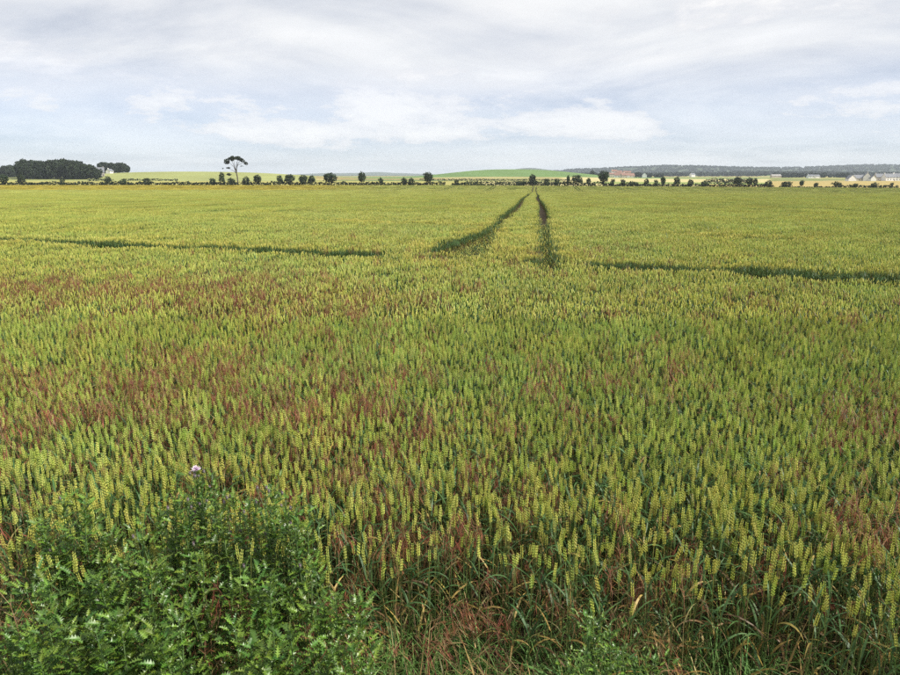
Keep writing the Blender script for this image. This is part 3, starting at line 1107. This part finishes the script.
D = 437.0
for (px, yt, w, lab, bush) in [
        (3, 173, 15, 'dark round tree cut off by the edge of the picture, in the far hedge', False), (22, 173.5, 9, 'upright dark tree in the far hedge below the wood', False),
        (62, 178, 6, 'small bush in the far hedge below the middle of the wood', True), (108, 175.2, 8, 'small rounded tree in the far hedge, alone below the bare field', False),
        (123, 177.5, 8, 'low spreading bush in the far hedge next to the small rounded tree', True), (147, 176.5, 8, 'dark bush in the far hedge before the pale rising field', True),
        (213, 176.5, 7, 'thorn bush left of the ragged shrubs under the pine', True), (222, 171, 7, 'ragged narrow tree standing close beside the tall pine', False),
        (231, 176, 9, 'dense bush at the foot of the pine', True), (246, 174.5, 8, 'rounded bush to the right of the pine trunk', True), (258, 173.5, 10, 'round dark tree, first one right of the pine', False),
        (280, 174.5, 8, 'left half of the low dark clump between the pine and the big oak', False), (290, 173.2, 14, 'widest tree of the low dark clump between the pine and the big oak', False),
        (303, 174, 12, 'right half of the low dark clump, its edge pale green', False), (312, 174.5, 10, 'pale edged tree between the dark clump and the big oak', False),
        (331, 171.5, 18, 'broad dark oak wider than tall, beside an open yellow gap', False), (362, 170.5, 11, 'round headed tree on a clear trunk, alone above a hedge gap', False),
        (381, 175.5, 6, 'small upright bush by a white gate in the hedge', True), (404, 175.5, 7, 'left one of two joined bushes between the two round headed trees', True), (411, 176, 7, 'right one of two joined bushes between the two round headed trees', True),
        (428, 170.8, 13, 'dark round headed tree, tallest right of the middle gap', False), (456.5, 178.2, 6, 'thorn bush at the foot of the green hill', True),
        (532, 173, 9, 'round tree directly above the end of the wheel tracks', False), (521, 180, 13, 'dark low hedge bush left of the wheel tracks', True), (533, 180.5, 10, 'dark low hedge bush at the end of the wheel tracks', True),
        (546, 177, 6, 'small tree right of the end of the wheel tracks', True), (557, 177, 6, 'small pointed bush between two hedge trees right of the tracks', True),
        (568, 174.5, 5, 'narrow tree close to the broad hedge tree', False), (577, 174, 14, 'broad hedge tree with flat rounded top', False), (588.5, 177, 6, 'small tree between the two broad hedge trees', False),
        (603.5, 169.5, 13, 'tallest dense hedge tree, standing before the red roofs', False), (612, 177.5, 6, 'bush touching the tallest dense hedge tree', True),
        (623, 177.5, 6, 'bush below the red roofs', True), (633, 180, 13, 'long low bush below the red roofs', True), (646, 177, 6, 'bush right of the long low bush', True), (656, 178, 5, 'small bush below the yellow stubble field', True),
        (663, 175.5, 7, 'upright hedge tree below the yellow stubble field', False), (677, 176, 8, 'loose hedge tree in the row of bushes', False), (690, 178, 7, 'dark bush in the row, left of a gap', True),
        (704, 179, 8, 'low bush among the long dark shrubs', True), (737, 176, 10, 'loose leaning hedge tree at the end of the dark shrubs', False), (749, 176.5, 9, 'dense hedge tree next to the leaning one', False),
        (755, 177, 6, 'narrow tree starting the open ochre field', False), (768, 178.7, 8, 'round bush before the ochre field', True), (786, 180, 12, 'long dark bush with a raised middle before the ochre field', True),
        (801.5, 179.5, 6, 'small round hedge tree alone before the ochre field', False), (816, 181.5, 6, 'little round bush alone before the ochre field', True), (837, 180, 10, 'peaked bush on the hedge below the white house', True),
        (855, 182.3, 6, 'low hump of the hedge below the row of houses', True), (874, 181, 8, 'rounded bush on the hedge below the row of houses', True), (891, 181.5, 5, 'small upright bush near the end of the hedge below the houses', True)]:
    base = 183.5 + 3.0 * max(0, px - 450) / 450
    tree('hedge_bush' if bush else 'hedge_tree', lab, px, yt, base, D + rnd.uniform(-3, 4), w * (.98 if bush else .98), None, 'trees and bushes of the far hedge', 'bush' if bush else 'tree', bush)

# the tall flat-topped pine
def pine():
    Y = 445.0
    p = at(236, 181, Y)
    zb = gz(p.x, Y)
    h = at(236, 156, Y).z - zb
    root = obj('pine_tree', None, loc=(p.x, Y, zb))
    tag(root, 'tall lone pine with bare forked trunk and flat umbrella crown', 'tree')
    mb = MB()
    pr = random.Random(3)
    tp = [Vector((1.0, 0, -.3)), Vector((1.1, 0, h * .28)), Vector((.7, 0, h * .42)), Vector((.9, 0, h * .58))]
    mb.tube(tp, [.42, .38, .34, .26], 8, (1, 1, 1))
    tips = []
    for (ex, ez) in ((-6.2, .84), (-4.0, .92), (-1.2, .96), (2.0, .95), (5.0, .88), (7.0, .78), (-4.6, .56), (.5, .80)):
        b = tp[2] if ex < 0 else tp[3]
        e = Vector((ex * .76 + .4, pr.uniform(-3, 3), h * ez))
        m_ = b.lerp(e, .5) + Vector((-.18 * ex + pr.uniform(-.5, .5), pr.uniform(-.4, .4), pr.uniform(-.2, .8)))
        mb.tube([b, m_, e], [.20, .14, .05], 5, (1, 1, 1))
        tips.append(e)
    obj('trunk', mb.mesh('trunk', M_BARK, True), root)
    blobs = []
    for k in range(17):
        ex = -5.6 + 11.8 * (k + pr.uniform(-.3, .3)) / 16
        dome = .955 - .20 * ((ex - .3) / 6.6) ** 2
        blobs.append((ex, pr.uniform(-3, 3), h * (dome + pr.uniform(-.05, .025)), pr.uniform(.8, 1.7), pr.uniform(.9, 1.8), pr.uniform(.8, 1.5)))
    blobs += [(-4.4, 0, h * .60, 1.3, 1.1, .55), (-8.0, 0, h * .58, .8, .7, .4), (-4.3, 0, h * .38, 1.5, 1.2, .8), (4.0, 1, h * .66, .8, .8, .4)]
    obj('crown', crown_mesh(pr, blobs, 1700, .42, (.030, .042, .020)), root)
pine()

# hedges: each run is a thing
def hedge(label, pts, h, w, dens=10, col=(.028, .042, .017), jag=.35):
    mb = MB()
    hr = random.Random(int(pts[0][0] * 7 + 1000))
    for (x0, y0), (x1, y1) in zip(pts, pts[1:]):
        L_ = math.hypot(x1 - x0, y1 - y0)
        for _ in range(int(L_ * dens)):
            t = hr.random()
            x, y = x0 + (x1 - x0) * t, y0 + (y1 - y0) * t
            s = x + y
            hh = h * (1 + jag * (math.sin(s * .31) * .4 + math.sin(s * .83 + 1) * .35 + math.sin(s * 2.1) * .25))
            p = Vector((x + hr.uniform(-w, w) * .5, y + hr.uniform(-w, w) * .5, gz(x, y) + hr.random() ** .7 * hh))
            n = Vector((hr.gauss(0, 1), hr.gauss(0, 1), hr.gauss(0, 1) + .3)).normalized()
            u = n.cross(Vector((hr.gauss(0, 1), hr.gauss(0, 1), .2))).normalized()
            v = n.cross(u)
            r = hr.uniform(.25, .6)
            c = vary(col, .35, hr)
            i = [mb.vert(p + u * (r * math.cos(q)) + v * (r * math.sin(q)), c) for q in (0, 1.26, 2.5, 3.8, 5.0)]
            mb.f.append(tuple(i))
    return tag(obj('hedge', mb.mesh('hedge', M_TREE)), label, 'hedge', 'field hedges')

def hx(px, Y):
    return ((px - 450) / FPX * Y, Y)

hedge('trimmed hedge along the far edge of the wheat, under the wood and the pine', [hx(-40, 438), hx(150, 438), hx(300, 438)], 2.3, 1.8, 16)
hedge('gappy low hedge along the far edge of the wheat, between oak and round headed trees', [hx(300, 438), hx(445, 438)], 2.2, 1.8, 16)
hedge('low hedge with thin gaps in front of the green hill', [hx(452, 439), hx(515, 439)], 1.8, 1.6, 16)
hedge('dense dark hedge at the end of the wheel tracks', [hx(515, 438), hx(600, 438)], 2.6, 1.8, 18)
hedge('straggling hedge between the tallest hedge tree and the ochre field', [hx(600, 438), hx(765, 438)], 2.0, 1.8, 16)
hedge('clipped dark hedge below the houses', [hx(828, 438), hx(888, 438)], 1.9, 1.6, 12, jag=.15)
hedge('short hedge run reaching the edge of the picture below the houses', [hx(895, 438), hx(940, 438)], 1.7, 1.6, 12, jag=.15)
hedge('long low hedge before the ochre field', [hx(770, 439), hx(828, 439)], .9, 1.2, 8)
hedge('thin straight hedge across the fields at the foot of the green hill', [hx(420, 700), hx(570, 700)], 2.0, 1.6, 7, jag=.15)
hedge('dark hedge line behind the gappy hedge, under the green hill', [hx(465, 540), hx(565, 540)], 1.4, 1.6, 9, jag=.2)
hedge('dark field hedge beyond the wheat, right of the wood', [hx(98, 620), hx(122, 622)], 2.0, 2.0, 9)
hedge('dark field hedge on the pale rising field', [hx(131, 640), hx(185, 640)], 1.9, 2.0, 9, jag=.2)
hedge('long dark shrubs beyond the loose hedge trees', [hx(700, 560), hx(740, 565)], 4.2, 4, 26)

# woods that read as one mass
def wood(name, label, pts, seed, dup=None):
    """pts: list of (x, y, width, height)"""
    n = len(pts)
    P = np.array([(p[0], p[1], gz(p[0], p[1]) - .3) for p in pts])
    r2 = np.random.RandomState(seed)
    rot = np.stack([np.zeros(n), np.zeros(n), r2.uniform(0, 6.28, n)], 1)
    scl = np.array([(p[2], p[2], p[3]) for p in pts])
    o = scatter(name, [MB_join_tree(k) for k in range(5)], P, rot, scl, r2.randint(0, 5, n))
    return tag(o, label, 'wood', kind='stuff')

_wr = random.Random(55)
def MB_join_tree(k):
    r = random.Random(100 + k)
    blobs = [(0, 0, .52, .36, .36, .46)]
    for _ in range(7):
        a = r.uniform(0, 6.28)
        q = r.uniform(.15, .34)
        blobs.append((math.cos(a) * q, math.sin(a) * q, r.uniform(.2, .85), r.uniform(.13, .2), r.uniform(.13, .2), r.uniform(.12, .18)))
    return crown_mesh(r, blobs, 520, .075, (.022, .034, .016))

pts = []
for k in range(120):
    px = _wr.uniform(18, 97)
    Y = _wr.uniform(690, 760)
    top = np.interp(px, [18, 25, 40, 48, 60, 75, 90, 97], [162, 159, 160, 159, 157.5, 160.5, 164, 168]) + _wr.uniform(-1.2, 3.6)
    x = at(px, 175, Y).x
    h = at(px, top, Y).z - gz(x, Y)
    pts.append((x, Y, _wr.uniform(9, 14), h))
wood('dense_wood', 'dense dark wood of tall trees on the far side of the fields', pts, 1)
pts = []
for k in range(46):
    px = _wr.uniform(-30, 20)
    Y = _wr.uniform(860, 930)
    x = at(px, 175, Y).x
    pts.append((x, Y, _wr.uniform(9, 13), at(px, 165 + _wr.uniform(-.5, 2), Y).z - gz(x, Y)))
wood('distant_wood', 'lower dark wood at the edge of the picture behind the dense wood', pts, 2)
pts = []
for k in range(50):
    px = _wr.uniform(100, 128)
    Y = _wr.uniform(860, 900)
    x = at(px, 170, Y).x
    pts.append((x, Y, _wr.uniform(8, 12), max(3, at(px, np.interp(px, [98, 103, 124, 129], [164, 161.5, 162.5, 167]) + _wr.uniform(-.3, 1.5), Y).z - gz(x, Y))))
wood('hilltop_wood', 'dark wood capping the rise right of the dense wood', pts, 3)
pts = []
for k in range(4200):
    Y = _wr.uniform(2300, 5600)
    px = _wr.uniform(545, 960)
    x = at(px, 170, Y).x
    if sn(np.array([x]), np.array([Y]), 700, 71)[0] > -.55:
        pts.append((x, Y, _wr.uniform(14, 30), _wr.uniform(9, 15)))
for k in range(160):
    Y = _wr.uniform(1500, 1650)
    px = _wr.choice([_wr.gauss(648, 8), _wr.uniform(775, 850), _wr.uniform(775, 850), _wr.uniform(590, 640)])
    x = at(px, 170, Y).x
    pts.append((x, Y, _wr.uniform(8, 14), _wr.uniform(7, 12)))
wood('ridge_woods', 'hazy woods over the long low ridge on the horizon', pts, 4)

# ---------------------------------------------------------------- houses
M_WHITE = noise_mat('white_render', (.72, .71, .68), (.80, .79, .76), .6, .85)
M_BUFF = noise_mat('buff_render', (.42, .37, .30), (.50, .45, .37), .6, .85)
M_STONE = noise_mat('grey_stone', (.26, .25, .24), (.36, .35, .33), .8, .9)
M_SLATE = noise_mat('slate', (.13, .14, .16), (.20, .21, .23), .9, .7)
M_RED = noise_mat('red_tile', (.20, .115, .09), (.28, .165, .13), .9, .8)
M_GLASS, _nt, _b = mat('window_glass')
_b.inputs['Base Color'].default_value = (.03, .035, .045, 1)
_b.inputs['Roughness'].default_value = .12
M_WOOD = noise_mat('painted_wood', (.10, .08, .06), (.16, .12, .09), 2.0, .6)

def box(mb, x0, x1, y0, y1, z0, z1):
    c = (1, 1, 1)
    i = [mb.vert(p, c) for p in ((x0, y0, z0), (x1, y0, z0), (x1, y1, z0), (x0, y1, z0), (x0, y0, z1), (x1, y0, z1), (x1, y1, z1), (x0, y1, z1))]
    for f in ((0, 1, 5, 4), (1, 2, 6, 5), (2, 3, 7, 6), (3, 0, 4, 7), (4, 5, 6, 7), (3, 2, 1, 0)):
        mb.f.append(tuple(i[q] for q in f))

def house(label, px, Y, L_, W_, eave, ridge, rotz, wall_m, roof_m, chim=1, group=None, zoff=0.0, wins=3):
    """ridge along local X"""
    x = at(px, 174, Y).x
    root = obj('house', None, loc=(x, Y, gz(x, Y) + zoff), rot=(0, 0, rotz))
    tag(root, label, 'house', group)
    c = (1, 1, 1)
    mb = MB()
    a, b = L_ / 2, W_ / 2
    i = [mb.vert(p, c) for p in ((-a, -b, -3), (a, -b, -3), (a, b, -3), (-a, b, -3), (-a, -b, eave), (a, -b, eave), (a, b, eave), (-a, b, eave), (-a, 0, ridge), (a, 0, ridge))]
    for f in ((0, 1, 5, 4), (2, 3, 7, 6), (1, 2, 6, 9, 5), (3, 0, 4, 8, 7)):
        mb.f.append(tuple(i[q] for q in f))
    obj('wall', mb.mesh('wall', wall_m), root)
    mb = MB()
    sl = (ridge - eave) / b
    o, th = .4, .18
    for s in (-1, 1):
        e = b + o
        q = [(-a - .25, s * e, eave - sl * o + .03), (a + .25, s * e, eave - sl * o + .03), (a + .25, 0, ridge + .03), (-a - .25, 0, ridge + .03)]
        lo = [mb.vert(p, c) for p in q]
        up = [mb.vert((p[0], p[1], p[2] + th), c) for p in q]
        mb.f += [tuple(up), tuple(reversed(lo))] + [(lo[k], lo[(k + 1) % 4], up[(k + 1) % 4], up[k]) for k in range(4)]
    rf = obj('roof', mb.mesh('roof', roof_m), root)
    for k in range(chim):
        mb = MB()
        cx = (-a + .8) if k == 0 else (a - .8)
        box(mb, cx - .45, cx + .45, -.35, .35, ridge - .8, ridge + 1.3)
        obj('chimney', mb.mesh('chimney', wall_m), rf)
    for k in range(wins):
        wx = -a + (k + .7) * L_ / (wins + .4)
        for wz in ([1.1] if eave < 4 else [1.1, 3.7]):
            mb = MB()
            box(mb, wx - .65, wx + .65, -b - .06, -b + .02, wz, wz + 1.3)
            wn = obj('window', mb.mesh('window', M_WHITE if wall_m is not M_WHITE else M_WOOD), root)
            mb = MB()
            box(mb, wx - .54, wx + .54, -b - .09, -b - .061, wz + .1, wz + 1.2)
            obj('pane', mb.mesh('pane', M_GLASS), wn)
    mb = MB()
    dx_ = -a + L_ * .9
    box(mb, dx_ - .5, dx_ + .5, -b - .06, -b + .02, 0, 2.1)
    obj('door', mb.mesh('door', M_WOOD), root)
    return root

G = 'houses beyond the ochre field'
house('low white house with grey roof, gable end towards the wheat, first of the row', 851.5, 905, 8, 10, 3.0, 7.5, R(90), M_WHITE, M_SLATE, 0, G, 0.0, 1)
house('long grey roofed house behind the first white gable of the row', 859, 915, 17, 9, 3.4, 7.6, R(4), M_BUFF, M_SLATE, 0, G, 0, 4)
house('tallest house of the row with a sharp white gable', 867, 912, 9, 9, 5.2, 10.5, R(70), M_WHITE, M_SLATE, 1, G, 0, 2)
house('small white house beside the tallest gable', 873, 905, 6, 7, 3.4, 7.0, R(90), M_WHITE, M_SLATE, 0, G, 0, 1)
house('grey roofed house with chimney in the middle of the row', 880, 935, 13, 9, 4.8, 9.0, R(0), M_BUFF, M_SLATE, 2, G, 0, 3)
house('house with white gable and grey roof, next to last of the row', 889, 925, 14, 9, 4.6, 9.0, R(8), M_WHITE, M_SLATE, 2, G, 0, 3)
house('last grey roofed house of the row at the edge of the picture', 899, 930, 14, 9, 5.0, 9.4, R(-4), M_WHITE, M_SLATE, 2, G, 0, 3)
house('white bungalow alone before the dark trees far beyond the ochre field', 811, 1300, 12, 8, 3.4, 6.0, R(0), M_WHITE, M_SLATE, 1, None, .5, 2)
house('second white bungalow close beside the lone one far beyond the field', 817, 1320, 9, 8, 3.2, 5.8, R(10), M_WHITE, M_SLATE, 0, None, .5, 2)
house('pale barn far off among dark trees left of the white bungalows', 776, 1500, 20, 10, 3.4, 6.4, R(0), M_BUFF, M_STONE, 0, None, .5, 2)
house('grey stone farmhouse between the dense wood and the hilltop wood', 98.5, 770, 12, 8, 4.6, 9.5, R(25), M_STONE, M_SLATE, 2, None, 0, 2)
house('small white cottage below the hilltop wood', 110, 845, 7, 6, 2.6, 5.0, R(80), M_WHITE, M_SLATE, 1, None, 0, 1)
house('white gabled cottage at the end of the dark copse beyond the red roofs', 644.5, 1480, 9, 9, 4.4, 9.0, R(80), M_WHITE, M_SLATE, 0, None, 1.0, 1)
house('tiny white house on the far slope beyond the stubble field', 692.5, 2100, 14, 10, 4.4, 9.0, R(20), M_WHITE, M_SLATE, 0, None, 2.0, 1)
hr = random.Random(8)
RL = ['leftmost red roofed house of the far village', 'long red roofed house in the front of the far village', 'red roofed house in the middle of the far village', 'pale walled red house behind the far village front', 'red roofed house right of the village middle', 'red roofed house at the right end of the far village', 'low buff house in front of the far village', 'upper red roofed house topping the far village', 'upper pale house topping the far village beside trees']
for k, (px, Y, zo) in enumerate([(612, 1250, 0), (617, 1230, 0), (621, 1260, 1), (619, 1330, 4), (626, 1240, 0), (631, 1255, 0), (624, 1200, 0), (614, 1340, 4.5), (627, 1350, 4)]):
    house(RL[k], px, Y, hr.uniform(9, 15), 8, hr.uniform(3.5, 5), hr.uniform(7, 8.5), R(hr.uniform(-12, 12)), [M_BUFF, M_WHITE, M_BUFF][k % 3], M_RED, 1, 'red roofed far village', zo, 2)

# ---------------------------------------------------------------- haze: the air itself
def haze():
    mb = MB()
    box(mb, -9700, 9700, -9700, 9700, -14.0, 96.0)
    m = bpy.data.materials.new('haze')
    m.use_nodes = True
    nt = m.node_tree
    for n in list(nt.nodes):
        nt.nodes.remove(n)
    v = nt.nodes.new('ShaderNodeVolumePrincipled')
    v.inputs['Color'].default_value = (.80, .90, 1.0, 1)
    v.inputs['Density'].default_value = 0.9e-4
    v.inputs['Anisotropy'].default_value = .0
    out = nt.nodes.new('ShaderNodeOutputMaterial')
    nt.links.new(v.outputs[0], out.inputs['Volume'])
    me = bpy.data.meshes.new('haze')
    me.from_pydata(mb.v, [], mb.f)
    me.materials.append(m)
    tag(obj('haze', me), kind='stuff')
haze()
